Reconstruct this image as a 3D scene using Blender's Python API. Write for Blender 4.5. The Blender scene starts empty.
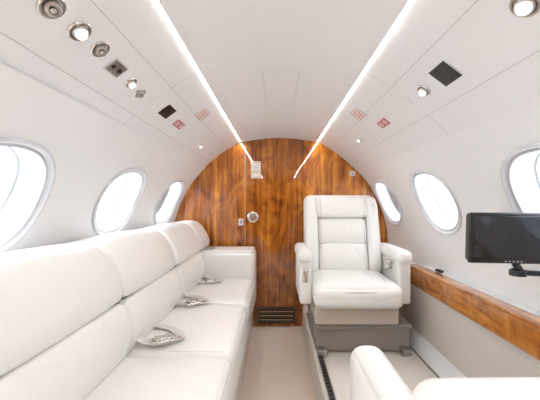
import bpy, bmesh, math, random
from mathutils import Vector, Matrix
random.seed(3)
scene=bpy.context.scene
try:
    scene.view_settings.view_transform='Standard'
except Exception: pass

# ------------------------------------------------------------ materials
def new_mat(name):
    m=bpy.data.materials.new(name); m.use_nodes=True
    nt=m.node_tree; b=nt.nodes['Principled BSDF']
    return m,nt,b
def simple(name,col,rough=.5,metal=0,coat=0,bump=0,bscale=200,emit=None,estr=0,detail=3):
    m,nt,b=new_mat(name)
    b.inputs['Base Color'].default_value=(*col,1)
    b.inputs['Roughness'].default_value=rough
    b.inputs['Metallic'].default_value=metal
    if coat: 
        b.inputs['Coat Weight'].default_value=coat
        b.inputs['Coat Roughness'].default_value=.05
    if emit:
        b.inputs['Emission Color'].default_value=(*emit,1)
        b.inputs['Emission Strength'].default_value=estr
    if bump:
        tc=nt.nodes.new('ShaderNodeTexCoord'); n=nt.nodes.new('ShaderNodeTexNoise')
        n.inputs['Scale'].default_value=bscale; n.inputs['Detail'].default_value=detail
        bp=nt.nodes.new('ShaderNodeBump'); bp.inputs['Strength'].default_value=bump; bp.inputs['Distance'].default_value=.002
        nt.links.new(tc.outputs['Object'],n.inputs['Vector'])
        nt.links.new(n.outputs['Fac'],bp.inputs['Height'])
        nt.links.new(bp.outputs['Normal'],b.inputs['Normal'])
    return m
def leather(name,col,rough=.32):
    m,nt,b=new_mat(name)
    tc=nt.nodes.new('ShaderNodeTexCoord')
    n=nt.nodes.new('ShaderNodeTexNoise'); n.inputs['Scale'].default_value=7; n.inputs['Detail'].default_value=5; n.inputs['Distortion'].default_value=1.0
    v=nt.nodes.new('ShaderNodeTexVoronoi'); v.inputs['Scale'].default_value=350
    nt.links.new(tc.outputs['Object'],n.inputs['Vector']); nt.links.new(tc.outputs['Object'],v.inputs['Vector'])
    b1=nt.nodes.new('ShaderNodeBump'); b1.inputs['Strength'].default_value=.75; b1.inputs['Distance'].default_value=.013
    b2=nt.nodes.new('ShaderNodeBump'); b2.inputs['Strength'].default_value=.12; b2.inputs['Distance'].default_value=.001
    nt.links.new(n.outputs['Fac'],b1.inputs['Height']); nt.links.new(v.outputs['Distance'],b2.inputs['Height'])
    nt.links.new(b1.outputs['Normal'],b2.inputs['Normal']); nt.links.new(b2.outputs['Normal'],b.inputs['Normal'])
    b.inputs['Base Color'].default_value=(*col,1); b.inputs['Roughness'].default_value=rough
    return m
def wood(name,axis='Z',dark=(.16,.036,.003),mid=(.47,.14,.011),light=(.80,.33,.038),rough=.3):
    m,nt,b=new_mat(name)
    L=nt.links.new
    tc=nt.nodes.new('ShaderNodeTexCoord')
    mp=nt.nodes.new('ShaderNodeMapping')
    mp.inputs['Scale'].default_value={'Z':(13,4,.7),'Y':(16,1.3,16)}[axis]
    L(tc.outputs['Object'],mp.inputs['Vector'])
    n=nt.nodes.new('ShaderNodeTexNoise'); n.inputs['Scale'].default_value=1.3; n.inputs['Detail'].default_value=7; n.inputs['Distortion'].default_value=1.2
    L(mp.outputs['Vector'],n.inputs['Vector'])
    mp2=nt.nodes.new('ShaderNodeMapping'); mp2.inputs['Scale'].default_value={'Z':(2.6,2,1.5),'Y':(3,4,3)}[axis]
    mp2.inputs['Rotation'].default_value=(0,.5,0)
    L(tc.outputs['Object'],mp2.inputs['Vector'])
    n2=nt.nodes.new('ShaderNodeTexNoise'); n2.inputs['Scale'].default_value=1.4; n2.inputs['Detail'].default_value=6; n2.inputs['Distortion'].default_value=3.5
    L(mp2.outputs['Vector'],n2.inputs['Vector'])
    mx=nt.nodes.new('ShaderNodeMix'); mx.inputs[0].default_value=.45
    L(n.outputs['Fac'],mx.inputs[2]); L(n2.outputs['Fac'],mx.inputs[3])
    cr=nt.nodes.new('ShaderNodeValToRGB')
    e=cr.color_ramp.elements; e[0].position=.36; e[0].color=(*dark,1); e[1].position=.66; e[1].color=(*light,1)
    k=e.new(.50); k.color=(*mid,1)
    L(mx.outputs[0],cr.inputs['Fac'])
    L(cr.outputs['Color'],b.inputs['Base Color'])
    b.inputs['Roughness'].default_value=rough
    b.inputs['Specular IOR Level'].default_value=.15
    b.inputs['Coat Weight'].default_value=1; b.inputs['Coat Roughness'].default_value=.015; b.inputs['Coat IOR'].default_value=1.7
    n3=nt.nodes.new('ShaderNodeTexNoise'); n3.inputs['Scale'].default_value=4; n3.inputs['Detail'].default_value=.5
    L(tc.outputs['Object'],n3.inputs['Vector'])
    bp=nt.nodes.new('ShaderNodeBump'); bp.inputs['Strength'].default_value=.2; bp.inputs['Distance'].default_value=.006
    L(n3.outputs['Fac'],bp.inputs['Height']); L(bp.outputs['Normal'],b.inputs['Coat Normal'])
    return m
M_wall=simple('wall_white',(.885,.887,.893),.40,bump=.05,bscale=300)
M_ceil=simple('ceiling_white',(.865,.867,.877),.38,bump=.05,bscale=300)
M_seam=simple('seam_grey',(.40,.40,.42),.6)
M_seam2=simple('seam_pale',(.60,.60,.61),.6)
M_frame=simple('window_frame_white',(.70,.71,.74),.3)
M_reveal_shade=simple('window_reveal',(.45,.47,.50),.4)  # darker grey than the frame: recess shadow put into the reveal colour
M_leath=leather('leather_white',(.865,.85,.825))
M_leath2=leather('leather_cream',(.74,.70,.655))
M_pipe=simple('leather_piping',(.66,.64,.61),.5)
M_stitch=simple('stitch_grey',(.30,.28,.26),.7)
M_wood=wood('burl_wood')
M_woodd=wood('burl_wood_door',dark=(.10,.022,.002),mid=(.36,.10,.009),light=(.66,.24,.027))
M_woody=wood('ledge_wood','Y',dark=(.22,.060,.006),mid=(.50,.165,.018),light=(.76,.33,.05))
M_dark=simple('dark_gap',(.02,.012,.008),.6)
M_carpet=simple('carpet_beige',(.84,.735,.63),.95,bump=1.0,bscale=260,detail=6)
M_carpet2=simple('carpet_pale',(.80,.74,.67),.95,bump=1.0,bscale=260,detail=6)
M_panel=simple('sidewall_beige',(.64,.59,.545),.7,bump=.2,bscale=250)
M_taupe=simple('base_taupe',(.28,.245,.22),.6,bump=.2,bscale=200)
M_beige=simple('skirt_beige',(.54,.465,.40),.55)
M_chrome=simple('brushed_metal',(.68,.66,.63),.2,metal=1)
M_buckle=simple('buckle_metal',(.62,.61,.60),.12,metal=1)
M_steel=simple('steel',(.42,.41,.40),.3,metal=1)
M_rail=simple('rail_metal',(.22,.215,.21),.45,metal=1)
M_black=simple('black_plastic',(.012,.012,.014),.3)
M_screen=simple('screen_glass',(.008,.010,.014),.12,coat=.3)
M_bezel=simple('bezel',(.03,.03,.035),.35)
M_lamp=simple('lamp_lens',(.9,.9,.88),.3,emit=(1,.97,.92),estr=2)
M_strip=simple('led_strip',(1,1,1),.4,emit=(1,.965,.91),estr=38)
M_red=simple('sign_red',(.62,.05,.04),.5)
M_signw=simple('sign_white',(.80,.76,.74),.45)
M_grille=simple('grille_brown',(.14,.075,.04),.5)
M_belt=simple('belt_webbing',(.66,.64,.61),.8,bump=.5,bscale=500)
M_brass=simple('warm_metal',(.62,.55,.45),.3,metal=1)
def glass_mat():
    m=bpy.data.materials.new('window_pane'); m.use_nodes=True; nt=m.node_tree; nt.nodes.clear()
    o=nt.nodes.new('ShaderNodeOutputMaterial'); mx=nt.nodes.new('ShaderNodeMixShader'); t=nt.nodes.new('ShaderNodeBsdfTransparent'); g=nt.nodes.new('ShaderNodeBsdfGlossy')
    g.inputs['Roughness'].default_value=.03; mx.inputs[0].default_value=.06
    t.inputs['Color'].default_value=(.96,.98,1,1)
    nt.links.new(t.outputs[0],mx.inputs[1]); nt.links.new(g.outputs[0],mx.inputs[2]); nt.links.new(mx.outputs[0],o.inputs[0])
    return m
M_glass=glass_mat()

# ------------------------------------------------------------ helpers
def empty(name,loc):
    e=bpy.data.objects.new(name,None); e.empty_display_size=.1; e.location=loc
    scene.collection.objects.link(e); return e
def finish(name,verts,faces,mat,parent=None,smooth=True,angle=40):
    me=bpy.data.meshes.new(name); me.from_pydata([tuple(v) for v in verts],[],faces)
    bm=bmesh.new(); bm.from_mesh(me)
    bmesh.ops.remove_doubles(bm,verts=bm.verts,dist=1e-5)
    bmesh.ops.recalc_face_normals(bm,faces=bm.faces)
    bm.to_mesh(me); bm.free()
    mats=mat if isinstance(mat,list) else [mat]
    for m in mats: me.materials.append(m)
    if smooth:
        me.polygons.foreach_set('use_smooth',[True]*len(me.polygons))
        try: me.set_sharp_from_angle(angle=math.radians(angle))
        except Exception: pass
    ob=bpy.data.objects.new(name,me); scene.collection.objects.link(ob)
    if parent:
        ob.parent=parent; ob.matrix_parent_inverse=Matrix.Translation(-Vector(parent.location))
    return ob
def axis_list(h,r,n):
    l=[]
    for k in range(5): 
        a=k/4*math.pi/2; l.append(-h+r*(1-math.cos(a)))
    inner=h-r
    for k in range(1,n): l.append(-inner+2*inner*k/n)
    l+= [-v for v in reversed(l[:5])]
    return l
def rbox(name,lo,hi,r,mat,parent=None,puff=(0,0,0,0,0,0),n=6,rot=None,xf=None):
    """rounded box; puff per face (-x,+x,-y,+y,-z,+z)"""
    lo=Vector(lo);hi=Vector(hi);c=(lo+hi)/2;h=(hi-lo)/2
    r=min(r,min(h)*.98)
    ax=[axis_list(h[i],r,n) for i in range(3)]
    V=[];F=[]
    def proc(p):
        p=Vector(p)
        inner=Vector([max(-(h[i]-r),min(h[i]-r,p[i])) for i in range(3)])
        d=p-inner
        if d.length>1e-9: q=inner+d.normalized()*r
        else: q=p
        w=[max(0,1-(p[i]/h[i])**2) for i in range(3)]
        for i in range(3):
            o=[w[j] for j in range(3) if j!=i]
            f=(o[0]*o[1])**.6
            if p[i]<=-h[i]+1e-6: q[i]-=puff[2*i]*f
            if p[i]>=h[i]-1e-6: q[i]+=puff[2*i+1]*f
        q=q+c
        if rot: q=rot@(q-c)+c
        if xf: q=xf(q)
        return q
    for i in range(3):
        j,k=(i+1)%3,(i+2)%3
        for s in(-1,1):
            base=len(V);A=ax[j];B=ax[k]
            for a in A:
                for b in B:
                    p=[0,0,0];p[i]=s*h[i];p[j]=a;p[k]=b
                    V.append(proc(p))
            for a in range(len(A)-1):
                for b in range(len(B)-1):
                    q=base+a*len(B)+b
                    F.append((q,q+1,q+len(B)+1,q+len(B)))
    return finish(name,V,F,mat,parent,angle=60)
def catmull(pts,n=5):
    out=[];N=len(pts)
    for i in range(N):
        p0,p1,p2,p3=[Vector(pts[(i+k-1)%N]) for k in range(4)]
        for s in range(n):
            t=s/n
            out.append(.5*((2*p1)+(-p0+p2)*t+(2*p0-5*p1+4*p2-p3)*t*t+(-p0+3*p1-3*p2+p3)*t**3))
    return out
def profile_solid(name,pts,t0,t1,r,fn,mat,parent=None,mid=3,bulge=0):
    N=len(pts)
    area=sum(pts[i][0]*pts[(i+1)%N][1]-pts[(i+1)%N][0]*pts[i][1] for i in range(N))
    sg=1 if area>0 else -1
    nor=[]
    for i in range(N):
        a=Vector(pts[i-2]);b=Vector(pts[(i+2)%N]);d=(b-a).normalized()
        nor.append(Vector((d.y,-d.x))*sg)
    secs=[]
    K=6
    for k in range(K+1):
        a=k/K*math.pi/2; secs.append((t0+r*(1-math.cos(a)),r*(1-math.sin(a))))
    for k in range(1,mid):
        secs.append((t0+r+(t1-t0-2*r)*k/mid,-bulge*math.sin(math.pi*k/mid)))
    for k in range(K,-1,-1):
        a=k/K*math.pi/2; secs.append((t1-r*(1-math.cos(a)),r*(1-math.sin(a))))
    V=[];F=[]
    for t,ins in secs:
        for i in range(N):
            p=Vector(pts[i])-nor[i]*ins; V.append(fn(p.x,p.y,t))
    for s in range(len(secs)-1):
        for i in range(N):
            j=(i+1)%N; F.append((s*N+i,s*N+j,(s+1)*N+j,(s+1)*N+i))
    F.append(tuple(range(N-1,-1,-1))); F.append(tuple((len(secs)-1)*N+i for i in range(N)))
    return finish(name,V,F,mat,parent,angle=50)
def box(name,lo,hi,mat,parent=None,bev=.0):
    if bev>0: return rbox(name,lo,hi,bev,mat,parent,n=1)
    x0,y0,z0=lo;x1,y1,z1=hi
    V=[(x,y,z) for x in(x0,x1) for y in(y0,y1) for z in(z0,z1)]
    F=[(0,1,3,2),(4,6,7,5),(0,4,5,1),(2,3,7,6),(0,2,6,4),(1,5,7,3)]
    return finish(name,V,F,mat,parent,smooth=False)
def tube(name,path,rad,mat,parent=None,seg=10):
    V=[];F=[];P=[Vector(p) for p in path]
    for i,p in enumerate(P):
        d=(P[min(i+1,len(P)-1)]-P[max(i-1,0)]).normalized()
        u=d.orthogonal().normalized() if i==0 else (u-d*u.dot(d)).normalized()
        v=d.cross(u)
        for k in range(seg):
            a=2*math.pi*k/seg; V.append(p+(u*math.cos(a)+v*math.sin(a))*rad)
    for i in range(len(P)-1):
        for k in range(seg):
            j=(k+1)%seg;F.append((i*seg+k,i*seg+j,(i+1)*seg+j,(i+1)*seg+k))
    F.append(tuple(range(seg)));F.append(tuple((len(P)-1)*seg+k for k in range(seg)))
    return finish(name,V,F,mat,parent)
def piping(name,prof,i0,i1,t,fn,mat,parent,rad=.0025):
    return tube(name,[fn(prof[k].x,prof[k].y,t) for k in range(i0,i1)],rad,mat,parent,seg=6)
def revolve(name,prof,org,u,v,n,mat,parent=None,seg=32,su=1,sv=1):
    """prof list of (radius, height along n)"""
    V=[];F=[]
    for r,h in prof:
        for k in range(seg):
            a=2*math.pi*k/seg
            V.append(org+u*(r*su*math.cos(a))+v*(r*sv*math.sin(a))+n*h)
    for i in range(len(prof)-1):
        for k in range(seg):
            j=(k+1)%seg;F.append((i*seg+k,i*seg+j,(i+1)*seg+j,(i+1)*seg+k))
    if prof[0][0]>1e-6: F.append(tuple(range(seg)))
    if prof[-1][0]>1e-6: F.append(tuple((len(prof)-1)*seg+k for k in range(seg)))
    return finish(name,V,F,mat,parent,angle=35)
def slab(name,org,u,v,n,w,h,t,mat,parent=None,base=0.0):
    V=[org+u*(a*w/2)+v*(b*h/2)+n*c for a in(-1,1) for b in(-1,1) for c in(base,base+t)]
    F=[(0,1,3,2),(4,6,7,5),(0,4,5,1),(2,3,7,6),(0,2,6,4),(1,5,7,3)]
    return finish(name,V,F,mat,parent,smooth=False)

# ------------------------------------------------------------ shell
CX,CZ,R=.03,.80,1.08
Y0,Y1=-1.7,3.0
def W(side,y,s,d=0):
    th=s/R; r=R+d
    return Vector((CX+side*r*math.cos(th),y,CZ+r*math.sin(th)))
S_low=-.62; S_hi=R*math.radians(47); S_mid=.03; S_top=.80
SC=R*math.asin(.445/R)
HW,HH=.195,.192
def oval(a,hw,hh,n=2.25):
    c,s=math.cos(a),math.sin(a)
    return (math.copysign(abs(c)**(2/n),c)*hw, math.copysign(abs(s)**(2/n),s)*hh)
def build_wall(name,side,wins):
    V=[];F=[]
    edges=[Y0]+[(wins[i]+wins[i+1])/2 for i in range(len(wins)-1)]+[Y1]
    N=96
    for w,wy in enumerate(wins):
        a0,a1=edges[w],edges[w+1]
        K=8; base=len(V)
        angs=[2*math.pi*k/N for k in range(N)]
        cors=[math.atan2(sy-SC,yy-wy)%(2*math.pi) for yy in(a0,a1) for sy in(S_mid,S_top)]
        for c in cors:
            k=min(range(N),key=lambda q:abs((angs[q]-c+math.pi)%(2*math.pi)-math.pi)); angs[k]=c
        for q in range(K+1):
            t=q/K
            for a in angs:
                hx,hy=oval(a,HW+.03,HH+.03)
                c,s=math.cos(a),math.sin(a)
                tx=((a1-wy) if c>0 else (wy-a0))/max(abs(c),1e-9)
                ts=((S_top-SC) if s>0 else (SC-S_mid))/max(abs(s),1e-9)
                T=min(tx,ts)
                ox,oy=c*T,s*T
                V.append(W(side,wy+hx*(1-t)+ox*t,SC+hy*(1-t)+oy*t))
        for q in range(K):
            for k in range(N):
                j=(k+1)%N;F.append((base+q*N+k,base+q*N+j,base+(q+1)*N+j,base+(q+1)*N+k))
    for s0,s1,n in((S_low,S_mid,10),(S_top,S_hi,2)):
        if s1<=s0: continue
        base=len(V)
        for i in range(n+1):
            for y in(Y0,Y1): V.append(W(side,y,s0+(s1-s0)*i/n))
        for i in range(n): F.append((base+2*i,base+2*i+1,base+2*i+3,base+2*i+2))
    return finish(name,V,F,M_wall,angle=80)
WL=[-.66,.17,1.0,1.82,2.63]
WR=[-.63,.22,1.07,1.92,2.73]
build_wall('wall_left',-1,WL); build_wall('wall_right',1,WR)
def build_window(idx,side,wy):
    e=empty('window_%d'%idx,W(side,wy,SC,.03))
    def loop(name,prof,mat):
        V=[];F=[];N=72
        for ex,d in prof:
            for k in range(N):
                a=2*math.pi*k/N; hx,hy=oval(a,HW+ex,HH+ex); V.append(W(side,wy+hx,SC+hy,d))
        for q in range(len(prof)-1):
            for k in range(N):
                j=(k+1)%N;F.append((q*N+k,q*N+j,(q+1)*N+j,(q+1)*N+k))
        return finish(name,V,F,mat,e,angle=35)
    loop('frame_ring',[(.036,.003),(.038,-.006),(.034,-.013),(.026,-.014),(.018,-.008),(.012,.004)],M_frame)
    loop('inner_ring',[(.012,.004),(.008,-.002),(.002,-.002),(-.002,.006)],M_frame)
    loop('reveal',[(-.002,.006),(-.006,.03),(-.012,.06),(-.022,.085),(-.03,.09)],M_reveal_shade)
    V=[W(side,wy,SC,.088)];F=[];N=72
    for k in range(N):
        hx,hy=oval(2*math.pi*k/N,HW-.028,HH-.028);V.append(W(side,wy+hx,SC+hy,.088))
    for k in range(N):F.append((0,1+k,1+(k+1)%N))
    finish('pane',V,F,M_glass,e)
i=1
for y in WL: build_window(i,-1,y); i+=1
for y in WR: build_window(i,1,y); i+=1

# ceiling
ceil=empty('ceiling',(.02,.65,1.86))
cA=Vector((-.765,1.548)); cB=Vector((-.375,1.838))
ctr=.02
GW=.017
def mir(p): return Vector((2*ctr-p.x,p.y))
mp_=(cA+cB)/2+Vector((-.012,.016))
left=[cA+Vector((-.055,.055)),cA+Vector((-.012,.004)),cA,cA*.75+cB*.25+Vector((-.008,.011)),mp_,cA*.25+cB*.75+Vector((-.008,.011)),cB,cB+Vector((0,.013)),cB+Vector((GW,.014)),cB+Vector((GW,.0))]
mid=[]
x0=left[-1].x;z0=left[-1].y
for k in range(1,12):
    t=k/12; x=x0+(2*ctr-2*x0)*t; mid.append(Vector((x,z0+.040*math.sin(math.pi*t))))
sec=left+mid+[mir(p) for p in reversed(left)]
V=[];F=[]
for p in sec:
    for y in(Y0,Y1): V.append((p.x,y,p.y))
for k in range(len(sec)-1): F.append((2*k,2*k+1,2*k+3,2*k+2))
finish('headliner',V,F,M_ceil,ceil,angle=25)
for sgn in(-1,1):
    x=ctr+sgn*(ctr-cB.x-GW/2)
    e=empty('ceiling_light_strip',(x,.65,1.845))
    V=[];F=[]
    prof=[(-.0075,.0115),(-.0075,.0075),(-.005,.006),(.005,.006),(.0075,.0075),(.0075,.0115)]
    for a,b in prof:
        for y in(Y0+.01,Y1-.004): V.append((x+a,y,cB.y+b))
    for k in range(len(prof)-1): F.append((2*k,2*k+1,2*k+3,2*k+2))
    finish('diffuser',V,F,M_strip,e)
def CF(side,y,s):
    """s 0 at strip .. 1 at wall crease"""
    p=cB+(cA-cB)*s
    k=math.sin(math.pi*min(max(s,0),1)); p=p+Vector((-.012,.016))*k
    d=(cB-cA).normalized(); n=Vector((d.y,-d.x))
    if side>0: p=mir(p); d=Vector((-d.x,d.y)); n=Vector((-n.x,n.y))
    return Vector((p.x,y,p.y)),Vector((0,1,0)),Vector((d.x,0,d.y)),Vector((n.x,0,n.y))
for side in(-1,1):
    for y in(.35,1.40,2.05,2.62):
        V=[];F=[]
        for k in range(13):
            o,u,v,n=CF(side,y,k/12*.99+.005)
            V+= [o+n*.0012-u*.0018,o+n*.0012+u*.0018]
        for k in range(12):F.append((2*k,2*k+1,2*k+3,2*k+2))
        finish('panel_seam',V,F,M_seam2,ceil)
    for s in(.28,.72):
        a=CF(side,Y0,s)[0];b=CF(side,Y1,s)[0];o,u,v,n=CF(side,0,s)
        V=[a+n*.003-v*.0014,a+n*.003+v*.0014,b+n*.003+v*.0014,b+n*.003-v*.0014]
        finish('long_seam',V,[(0,1,2,3)],M_seam2,ceil)
def cz(x):
    t=(x-x0)/(2*ctr-2*x0); return z0+.040*math.sin(math.pi*t)
def cseam(xa,ya,xb,yb,w=.0018):
    V=[];F=[]
    n=8
    dx,dy=xb-xa,yb-ya; l=math.hypot(dx,dy); px,py=-dy/l*w,dx/l*w
    for k in range(n+1):
        x=xa+dx*k/n;y=ya+dy*k/n
        V+=[(x+px,y+py,cz(x+px)-.0018),(x-px,y-py,cz(x-px)-.0018)]
    for k in range(n):F.append((2*k,2*k+1,2*k+3,2*k+2))
    finish('hatch_seam',V,F,M_seam2,ceil)
cseam(-.07,1.46,.11,1.46,.0012);cseam(-.07,2.02,.11,2.02,.0012);cseam(-.07,1.46,-.07,2.02,.0012);cseam(.11,1.46,.11,2.02,.0012)
cseam(-.34,.62,.38,.62,.0010);cseam(-.34,2.5,.38,2.5,.0010)

# floor + platform + rear wall
fl=empty('floor',(0,.65,0))
box('aisle_carpet',(-1.0,Y0,-.05),(.9,Y1,0),M_carpet,fl)
pf=empty('floor_platform',(.62,.65,.1))
box('platform_body',(.262,Y0,0.0),(.994,2.99,.215),M_carpet2,pf)
box('platform_nosing',(.250,Y0,.0),(.262,2.99,.20),M_leath2,pf)
for x in(.285,.952):
    t=empty('seat_track',(x,.8,.22))
    box('rail',(x-.016,-1.2,.2155),(x+.016,2.75,.222),M_rail,t)
    for s in(-1,1): box('rail_lip',(x+s*.016-.002,-1.2,.2155),(x+s*.016+.002,2.75,.226),M_steel,t)
    V=[];F=[]
    for k in range(84):
        y=-.1+k*.034; b=len(V); V+=[(x-.009,y,.2228),(x+.009,y,.2228),(x+.009,y+.018,.2228),(x-.009,y+.018,.2228)]; F.append((b,b+1,b+2,b+3))
    finish('slots',V,F,M_black,t,smooth=False)
box('wall_rear',(-1.2,Y0-.05,-.1),(1.3,Y0,2.0),M_wood)
# right side ledge
led=empty('side_ledge',(1.04,.6,.7))
YL=2.22
box('lower_panel',(.995,Y0,.216),(1.03,2.98,.645),M_panel,led)
rbox('wood_fascia',(.976,Y0,.640),(1.01,YL,.768),.008,M_woody,led,n=2)
box('ledge_top',(1.0,Y0,.752),(1.115,YL,.775),M_wall,led,bev=.006)
box('upper_filler',(1.03,YL,.5),(1.09,2.98,.76),M_wall,led)
rbox('ledge_edge_trim',(.968,Y0,.762),(1.045,YL,.780),.005,M_woody,led,n=2)

# bulkhead
bh=empty('wall_front',(.02,3.0,.9))
V=[(CX+1.3*math.cos(2*math.pi*k/64),3.03,CZ+1.3*math.sin(2*math.pi*k/64)) for k in range(64)]
finish('backing',V,[tuple(range(64))],M_dark,bh)
def disc_panel(name,xa,xb,mat,parent,y=3.0):
    n=24;V=[];F=[]
    for k in range(n+1):
        x=xa+(xb-xa)*k/n; h=math.sqrt(max(.0001,1.10**2-(x-CX)**2))
        zt=CZ+h; zb=max(0,CZ-h)
        V+=[(x,y,zb),(x,y,zt),(x,y+.02,zb),(x,y+.02,zt)]
    for k in range(n):
        a=4*k;b=a+4;F+=[(a,b,b+1,a+1),(a+2,a+3,b+3,b+2),(a+1,b+1,b+3,a+3),(a,a+2,b+2,b)]
    F+=[(0,1,3,2),(4*n,4*n+2,4*n+3,4*n+1)]
    return finish(name,V,F,mat,parent,smooth=False)
disc_panel('veneer_left',-1.068,-.320,M_wood,bh)
disc_panel('veneer_right',.260,1.128,M_wood,bh)
dr=empty('door_1',(-.03,2.99,.9))
disc_panel('door_leaf',-.315,.255,M_woodd,dr,2.994)
box('hinge_strip',(-.321,2.989,0),(-.315,2.999,1.86),M_brass,dr)
X,Y,Z=Vector((1,0,0)),Vector((0,1,0)),Vector((0,0,1))
lt=empty('door_latch',(-.24,2.98,1.09))
revolve('escutcheon',[(.055,0),(.055,.006),(.05,.010),(.036,.011),(.034,.004),(.0,.004)],Vector((-.24,2.994,1.09)),X,Z,-Y,M_chrome,lt)
revolve('knob',[(.02,.003),(.022,.02),(.016,.03),(0,.032)],Vector((-.24,2.994,1.09)),X,Z,-Y,M_steel,lt)
slab('thumb_turn',Vector((-.24,2.994,1.09)),X,Z,-Y,.06,.014,.012,M_chrome,lt,base=.02)
k2=empty('light_switch_plate',(-.37,2.99,1.05)); slab('plate',Vector((-.36,3.0,1.04)),X,Z,-Y,.05,.07,.006,M_signw,k2); slab('rocker',Vector((-.36,3.0,1.04)),X,Z,-Y,.02,.03,.006,M_steel,k2,base=.006)
sg=empty('wall_placard',(-.21,2.99,1.55))
slab('plate',Vector((-.21,2.994,1.56)),X,Z,-Y,.10,.17,.008,M_brass,sg)
slab('lens',Vector((-.21,2.994,1.585)),X,Z,-Y,.08,.07,.004,M_signw,sg,base=.008)
slab('label',Vector((-.21,2.994,1.51)),X,Z,-Y,.08,.035,.003,M_signw,sg,base=.008)
for q in range(3): slab('bar',Vector((-.21,2.994,1.565+.018*q)),X,Z,-Y,.06,.006,.002,M_steel,sg,base=.012)
wl=empty('coat_hook',(.75,2.99,1.52)); rbox('mount',(.72,2.985,1.5),(.78,3.0,1.55),.006,M_signw,wl,n=1); tube('hook',[(.75,2.985,1.53),(.75,2.96,1.52),(.75,2.95,1.50),(.75,2.965,1.485)],.005,M_chrome,wl)
gr=empty('air_vent_grille',(-.01,2.98,.12))
box('frame',(-.20,2.978,.03),(.19,2.993,.20),M_grille,gr,bev=.004)
for q in range(7):
    z=.05+q*.02; box('louvre',(-.17,2.966,z),(.16,2.979,z+.008),M_brass if q%2 else M_grille,gr)
box('recess',(-.175,2.976,.045),(.165,2.9785,.185),M_dark,gr)

# ------------------------------------------------------------ overhead fixtures
def reading_light(side,y,s,rad,kind):
    o,u,v,n=CF(side,y,s)
    e=empty('reading_light' if kind else 'air_gasper',o)
    o=o+n*.0005
    revolve('bezel',[(rad,0),(rad,.003),(rad*.92,.006),(rad*.78,.006),(rad*.72,.001),(0,.001)],o,u,v,n,M_chrome,e)
    t=(n*.8-u*.35).normalized(); uu=t.cross(v).normalized(); vv=t.cross(uu).normalized()
    if kind:
        revolve('eyeball',[(rad*.70,-.004),(rad*.70,.004),(rad*.62,.014),(rad*.5,.022),(rad*.46,.024),(rad*.42,.02)],o,uu,vv,t,M_chrome,e)
        revolve('lens',[(rad*.42,.018),(rad*.42,.021),(0,.023)],o,uu,vv,t,M_lamp,e)
    else:
        revolve('nozzle',[(rad*.66,0),(rad*.66,.008),(rad*.5,.02),(rad*.3,.022),(rad*.26,.012),(0,.010)],o,uu,vv,t,M_steel,e)
        revolve('core',[(rad*.22,.008),(rad*.2,.024),(0,.026)],o,uu,vv,t,M_chrome,e)
s0=.455
reading_light(-1,.665,.43,.034,1)
reading_light(-1,.75,s0,.034,0); reading_light(-1,.855,s0,.034,1); reading_light(-1,.955,s0,.031,0)
reading_light(-1,1.19,.50,.026,1); reading_light(-1,1.285,.52,.026,0)
reading_light(-1,2.37,.58,.026,1)
reading_light(1,.735,.47,.036,1); reading_light(1,1.27,.50,.030,1); reading_light(1,2.25,.50,.024,1)
def plate(name,side,y,s,w,h,mat,t=.004,ring=None):
    o,u,v,n=CF(side,y,s); e=empty(name,o)
    if ring: slab('surround',o,u,v,n,w+.012,h+.012,t*.6,ring,e)
    slab('plate',o,u,v,n,w,h,t,mat,e); return e,o,u,v,n
e,o,u,v,n=plate('control_panel',-1,1.075,s0+.03,.075,.05,M_steel,ring=M_frame)
for a in(-.02,.02): revolve('button',[(.009,0),(.009,.007),(0,.008)],o+u*a,u,v,n,M_black,e,seg=12)
plate('speaker_panel',-1,1.58,.49,.105,.075,M_black)
plate('speaker_panel',1,1.11,.50,.10,.085,M_black,ring=M_frame)
def redsign(side,y,s):
    e,o,u,v,n=plate('no_smoking_sign',side,y,s,.13,.055,M_signw)
    for a in(-.032,.032):
        slab('symbol_field',o+u*a,u,v,n,.055,.046,.001,M_red,e,base=.004)
        revolve('symbol_ring',[(.018,.005),(.018,.006),(.014,.006),(.014,.005)],o+u*a,u,v,n,M_signw,e,seg=20)
        slab('symbol_bar',o+u*a,(u+v).normalized(),(v-u).normalized(),n,.028,.004,.001,M_signw,e,base=.005)
redsign(-1,1.80,.52); redsign(1,1.77,.52)
def placard(side,y,s):
    e,o,u,v,n=plate('overhead_placard',side,y,s,.15,.10,M_signw)
    for q in range(5):
        slab('rule',o+v*(-.036+.018*q),u,v,n,.125-.02*(q%2),.0035,.001,M_red,e,base=.004)
placard(-1,1.88,.21);placard(1,1.87,.21)

# ------------------------------------------------------------ sofa
sofa=empty('sofa',(-.6,1.7,.3))
fnY=lambda a,b,t:Vector((a,t,b))
bp=[(-.70,.50),(-.655,.55),(-.622,.64),(-.624,.73),(-.650,.795),(-.690,.808),(-.660,.822),(-.656,.88),(-.690,.96),(-.742,1.03),(-.80,1.06),(-.88,1.062),(-.95,1.045),(-.985,1.0),(-.99,.85),(-.96,.65),(-.90,.5)]
bprof=catmull(bp,5)
cuts=[.62,1.30,1.97,2.60]
for k in range(3):
    profile_solid('back_cushion_%d'%(k+1),bprof,cuts[k]+.001,cuts[k+1]-.001,.042,fnY,M_leath,sofa,mid=5,bulge=.008)
    tube('back_seam_%d'%(k+1),[(-.680,cuts[k]+.02,.808),(-.675,(cuts[k]+cuts[k+1])/2,.808),(-.680,cuts[k+1]-.02,.808)],.0048,M_stitch,sofa,seg=6)
profile_solid('back_end',bprof,2.603,2.93,.03,fnY,M_leath,sofa)
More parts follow.
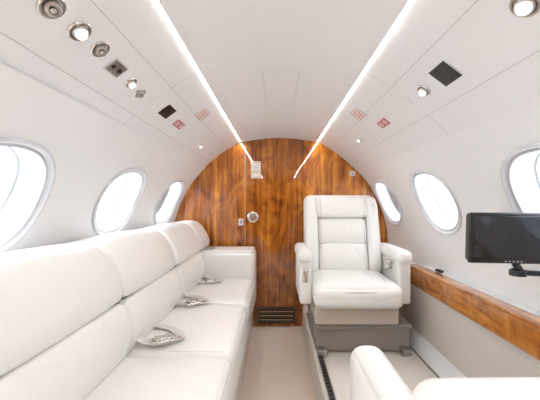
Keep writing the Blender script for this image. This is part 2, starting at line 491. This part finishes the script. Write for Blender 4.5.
for k in range(3):
    rbox('seat_cushion_%d'%(k+1),(-.76,cuts[k]+.002,.43),(-.19,cuts[k+1]-.002,.572),.04,M_leath,sofa,puff=(0,.006,0,0,0,.020),n=8)
    tube('seat_piping_%d'%(k+1),[(-.197,cuts[k]+.03,.552),(-.191,(cuts[k]+cuts[k+1])/2,.552),(-.197,cuts[k+1]-.03,.552)],.0032,M_pipe,sofa,seg=6)
    for y in(cuts[k]+.028,cuts[k+1]-.028):
        tube('seat_side_piping',[(-.66,y,.5705),(-.45,y,.573),(-.24,y,.5705),(-.205,y,.560)],.0030,M_pipe,sofa,seg=6)
rbox('seat_rail',(-.80,.60,.30),(-.200,2.61,.428),.02,M_leath,sofa,n=3)
box('base',(-.80,.60,.0),(-.235,2.92,.31),M_leath2,sofa,bev=.01)
rbox('arm',(-.70,2.60,.30),(-.195,2.90,.80),.045,M_leath,sofa,puff=(0,0,.006,0,0,.006),n=5)
rbox('arm_cap',(-.66,2.62,.785),(-.21,2.88,.815),.012,M_leath,sofa,n=3)
tr=empty('arm_tray_latch',(-.6,2.7,.83)); rbox('latch',(-.64,2.66,.816),(-.56,2.72,.84),.008,M_steel,tr,n=1)
def belt(y,x0=-.64,ang=25):
    e=empty('seat_belt',(x0+.08,y,.6))
    V=[];F=[]
    pts=[(x0-.01,.64),(x0+.01,.615),(x0+.04,.602),(x0+.09,.598),(x0+.12,.600)]
    for a,b in pts: V+=[(a,y-.024,b),(a,y+.024,b),(a,y-.024,b+.004),(a,y+.024,b+.004)]
    for k in range(len(pts)-1):
        q=4*k;F+=[(q,q+1,q+5,q+4),(q+2,q+6,q+7,q+3),(q,q+4,q+6,q+2),(q+1,q+3,q+7,q+5)]
    F+=[(0,2,3,1),(len(V)-4,len(V)-3,len(V)-1,len(V)-2)]
    finish('webbing',V,F,M_belt,e)
    R_=Matrix.Rotation(math.radians(ang),3,'Z'); pv=Vector((x0+.12,y,.61)); xf=lambda q:R_@(q-pv)+pv
    rbox('buckle',(x0+.07,y-.030,.598),(x0+.15,y+.030,.616),.007,M_buckle,e,n=2,xf=xf)
    rbox('buckle_flap',(x0+.085,y-.022,.615),(x0+.155,y+.022,.624),.004,M_buckle,e,n=2,xf=xf)
    rbox('slot',(x0+.078,y-.018,.6155),(x0+.083,y+.018,.6175),.0008,M_black,e,n=1,xf=xf)
    rbox('tongue',(x0+.15,y-.02,.600),(x0+.20,y+.02,.606),.002,M_buckle,e,n=1,xf=xf)
    V=[];pts=[(x0+.19,y+.035,.601),(x0+.17,y+.09,.600),(x0+.11,y+.15,.600),(x0+.03,y+.18,.602),(x0-.01,y+.19,.625)]
    for k,p in enumerate(pts):
        a=Vector(pts[max(k-1,0)]);b=Vector(pts[min(k+1,len(pts)-1)]);d=(b-a).normalized(); s=Vector((-d.y,d.x,0)).normalized()*.022
        p=Vector(p);V+=[p-s,p+s]
    finish('webbing_tail',V,[(2*k,2*k+1,2*k+3,2*k+2) for k in range(len(pts)-1)],M_belt,e)
belt(1.36,ang=30); belt(1.87,ang=40); belt(2.38,ang=15)

# ------------------------------------------------------------ club chair (faces camera, -Y)
ch=empty('club_chair',(.52,2.2,.6))
fnX=lambda a,b,t:Vector((t,a,b))
box('floor_base',(.262,2.03,.223),(.90,2.55,.40),M_taupe,ch,bev=.015)
rbox('base_top_plate',(.25,2.0,.385),(.905,2.56,.415),.008,M_taupe,ch,n=2)
rbox('seat_pan',(.25,1.955,.43),(.80,2.5,.555),.02,M_beige,ch,n=3)
rbox('swivel_plate',(.32,2.02,.41),(.74,2.45,.435),.008,M_steel,ch,n=1)
for x in(.30,.86): rbox('track_foot',(x-.03,1.97,.222),(x+.03,2.06,.262),.008,M_steel,ch,n=1)
rbox('seat_cushion',(.235,1.86,.56),(.80,2.42,.705),.05,M_leath,ch,puff=(0,0,.012,0,0,.02),n=8)
tube('seat_piping',[(.27,1.868,.665),(.40,1.858,.672),(.515,1.855,.674),(.64,1.858,.672),(.77,1.868,.665)],.003,M_stitch,ch,seg=6)
sh=[(2.36,.60),(2.38,.80),(2.42,1.0),(2.45,1.18),(2.47,1.27),(2.51,1.295),(2.56,1.28),(2.575,1.2),(2.57,1.0),(2.54,.8),(2.50,.60)]
profile_solid('back_shell',catmull(sh,4),.222,.808,.06,fnX,M_leath,ch,mid=4)
pad=[(2.40,.66),(2.315,.69),(2.30,.78),(2.318,.86),(2.336,.905),(2.358,.913),(2.344,.922),(2.345,1.0),(2.37,1.07),(2.395,1.105),(2.44,1.10),(2.47,1.0),(2.44,.8)]
padp=catmull(pad,4)
profile_solid('back_pad',padp,.325,.705,.022,fnX,M_leath,ch,mid=4,bulge=.005)
for t in(.347,.683): piping('pad_piping',padp,3,38,t,fnX,M_pipe,ch,.003)
tube('back_seam',[(.35,2.353,.913),(.515,2.348,.913),(.68,2.353,.913)],.0035,M_stitch,ch,seg=6)
hd=[(2.43,1.112),(2.38,1.118),(2.362,1.15),(2.372,1.21),(2.40,1.262),(2.45,1.285),(2.50,1.27),(2.50,1.18),(2.48,1.12)]
hdp=catmull(hd,4)
profile_solid('headrest',hdp,.315,.715,.03,fnX,M_leath,ch,mid=4,bulge=.005)
for t in(.345,.685): piping('headrest_piping',hdp,3,24,t,fnX,M_pipe,ch,.003)
bol=[(2.40,.66),(2.29,.70),(2.275,.80),(2.30,.93),(2.335,1.06),(2.37,1.18),(2.41,1.25),(2.46,1.275),(2.50,1.2),(2.48,1.0),(2.45,.8)]
profile_solid('bolster_left',catmull(bol,4),.226,.322,.035,fnX,M_leath,ch)
profile_solid('bolster_right',catmull(bol,4),.708,.804,.035,fnX,M_leath,ch)
for nm,xa,xb in(('left',.140,.238),('right',.800,.90)):
    rbox('arm_panel_'+nm,(xa+.012,2.0,.55),(xb-.004,2.46,.85),.02,M_leath,ch,n=3)
    rbox('arm_pad_'+nm,(xa,1.97,.825),(xb,2.44,.91),.035,M_leath,ch,puff=(0,0,.004,0,0,.006),n=5)
rbox('arm_control',(.170,1.984,.70),(.205,2.002,.79),.006,M_chrome,ch,n=1)
rbox('control_handle',(.18,1.970,.73),(.195,1.99,.77),.005,M_steel,ch,n=1)
rbox('arm_latch',(.775,2.07,.80),(.805,2.16,.83),.006,M_chrome,ch,n=1)
tube('belt_end',[(.79,2.2,.74),(.76,2.12,.76),(.78,2.05,.79)],.008,M_steel,ch)

# near chair (faces forward, +Y)
nc=empty('lounge_chair',(.6,.8,.5))
rbox('backrest',(.262,.47,.42),(.955,.625,.885),.05,M_leath,nc,puff=(0,0,0,.006,0,.006),n=6)
rbox('arm_left',(.242,.56,.40),(.358,1.03,.755),.045,M_leath,nc,puff=(.004,.004,0,.006,0,.006),n=6)
tube('arm_piping',[(.253,.63,.742),(.251,.80,.745),(.254,.98,.740)],.0025,M_pipe,nc,seg=6)
rbox('arm_right',(.865,.56,.40),(.965,1.0,.60),.04,M_leath,nc,n=4)
rbox('seat_cushion',(.35,.60,.46),(.87,1.01,.60),.045,M_leath,nc,puff=(0,0,0,.004,0,.012),n=6)
rbox('seat_pan',(.30,.56,.36),(.92,.98,.47),.02,M_beige,nc,n=3)
box('base',(.33,.60,.223),(.90,.94,.37),M_taupe,nc,bev=.012)

# ------------------------------------------------------------ monitor
mo=empty('monitor',(.89,1.15,1.09))
piv=Vector((.895,1.15,1.095)); Rm=Matrix.Rotation(math.radians(-6),3,'Z')@Matrix.Rotation(math.radians(3),3,'X')
xf=lambda q:Rm@(q-piv)+piv
rbox('casing',(.745,1.150,1.002),(1.045,1.185,1.19),.012,M_bezel,mo,n=3,xf=xf)
rbox('bezel',(.741,1.138,.998),(1.049,1.156,1.194),.008,M_black,mo,n=3,xf=xf)
rbox('screen',(.756,1.1365,1.020),(1.034,1.142,1.181),.002,M_screen,mo,n=2,xf=xf)
for q in range(5): rbox('button',(.87+q*.014,1.136,1.005),(.877+q*.014,1.140,1.010),.001,M_steel,mo,n=1,xf=xf)
tube('neck',[(.93,1.17,1.03),(.935,1.175,.99),(.95,1.175,.965)],.014,M_bezel,mo)
tube('arm',[(.93,1.175,.965),(.98,1.18,.955),(1.04,1.19,.95),(1.098,1.20,.945)],.011,M_bezel,mo)
revolve('pivot',[(.028,0),(.028,.02),(.02,.026),(0,.026)],Vector((.94,1.172,.947)),X,Y,Z,M_bezel,mo,seg=24)
revolve('wall_plate',[(.04,0),(.04,.012),(0,.014)],Vector((1.105,1.20,.945)),Y,Z,-X,M_bezel,mo,seg=24)
it=empty('headphone_jack_box',(1.05,1.95,.79)); rbox('body',(1.047,1.93,.779),(1.075,1.99,.795),.006,M_black,it,n=1)

# ------------------------------------------------------------ light
w=bpy.data.worlds.new('sky'); scene.world=w; w.use_nodes=True
bg=w.node_tree.nodes['Background']; bg.inputs['Color'].default_value=(.93,.965,1,1); bg.inputs['Strength'].default_value=8.5

cam=bpy.data.cameras.new('camera'); co=bpy.data.objects.new('camera',cam); scene.collection.objects.link(co)
co.location=(0,0,1.23); co.rotation_euler=(math.radians(90),0,0)
cam.lens=20; cam.sensor_width=36; cam.shift_x=-7/540; cam.shift_y=3/540; cam.clip_start=.02
scene.camera=co
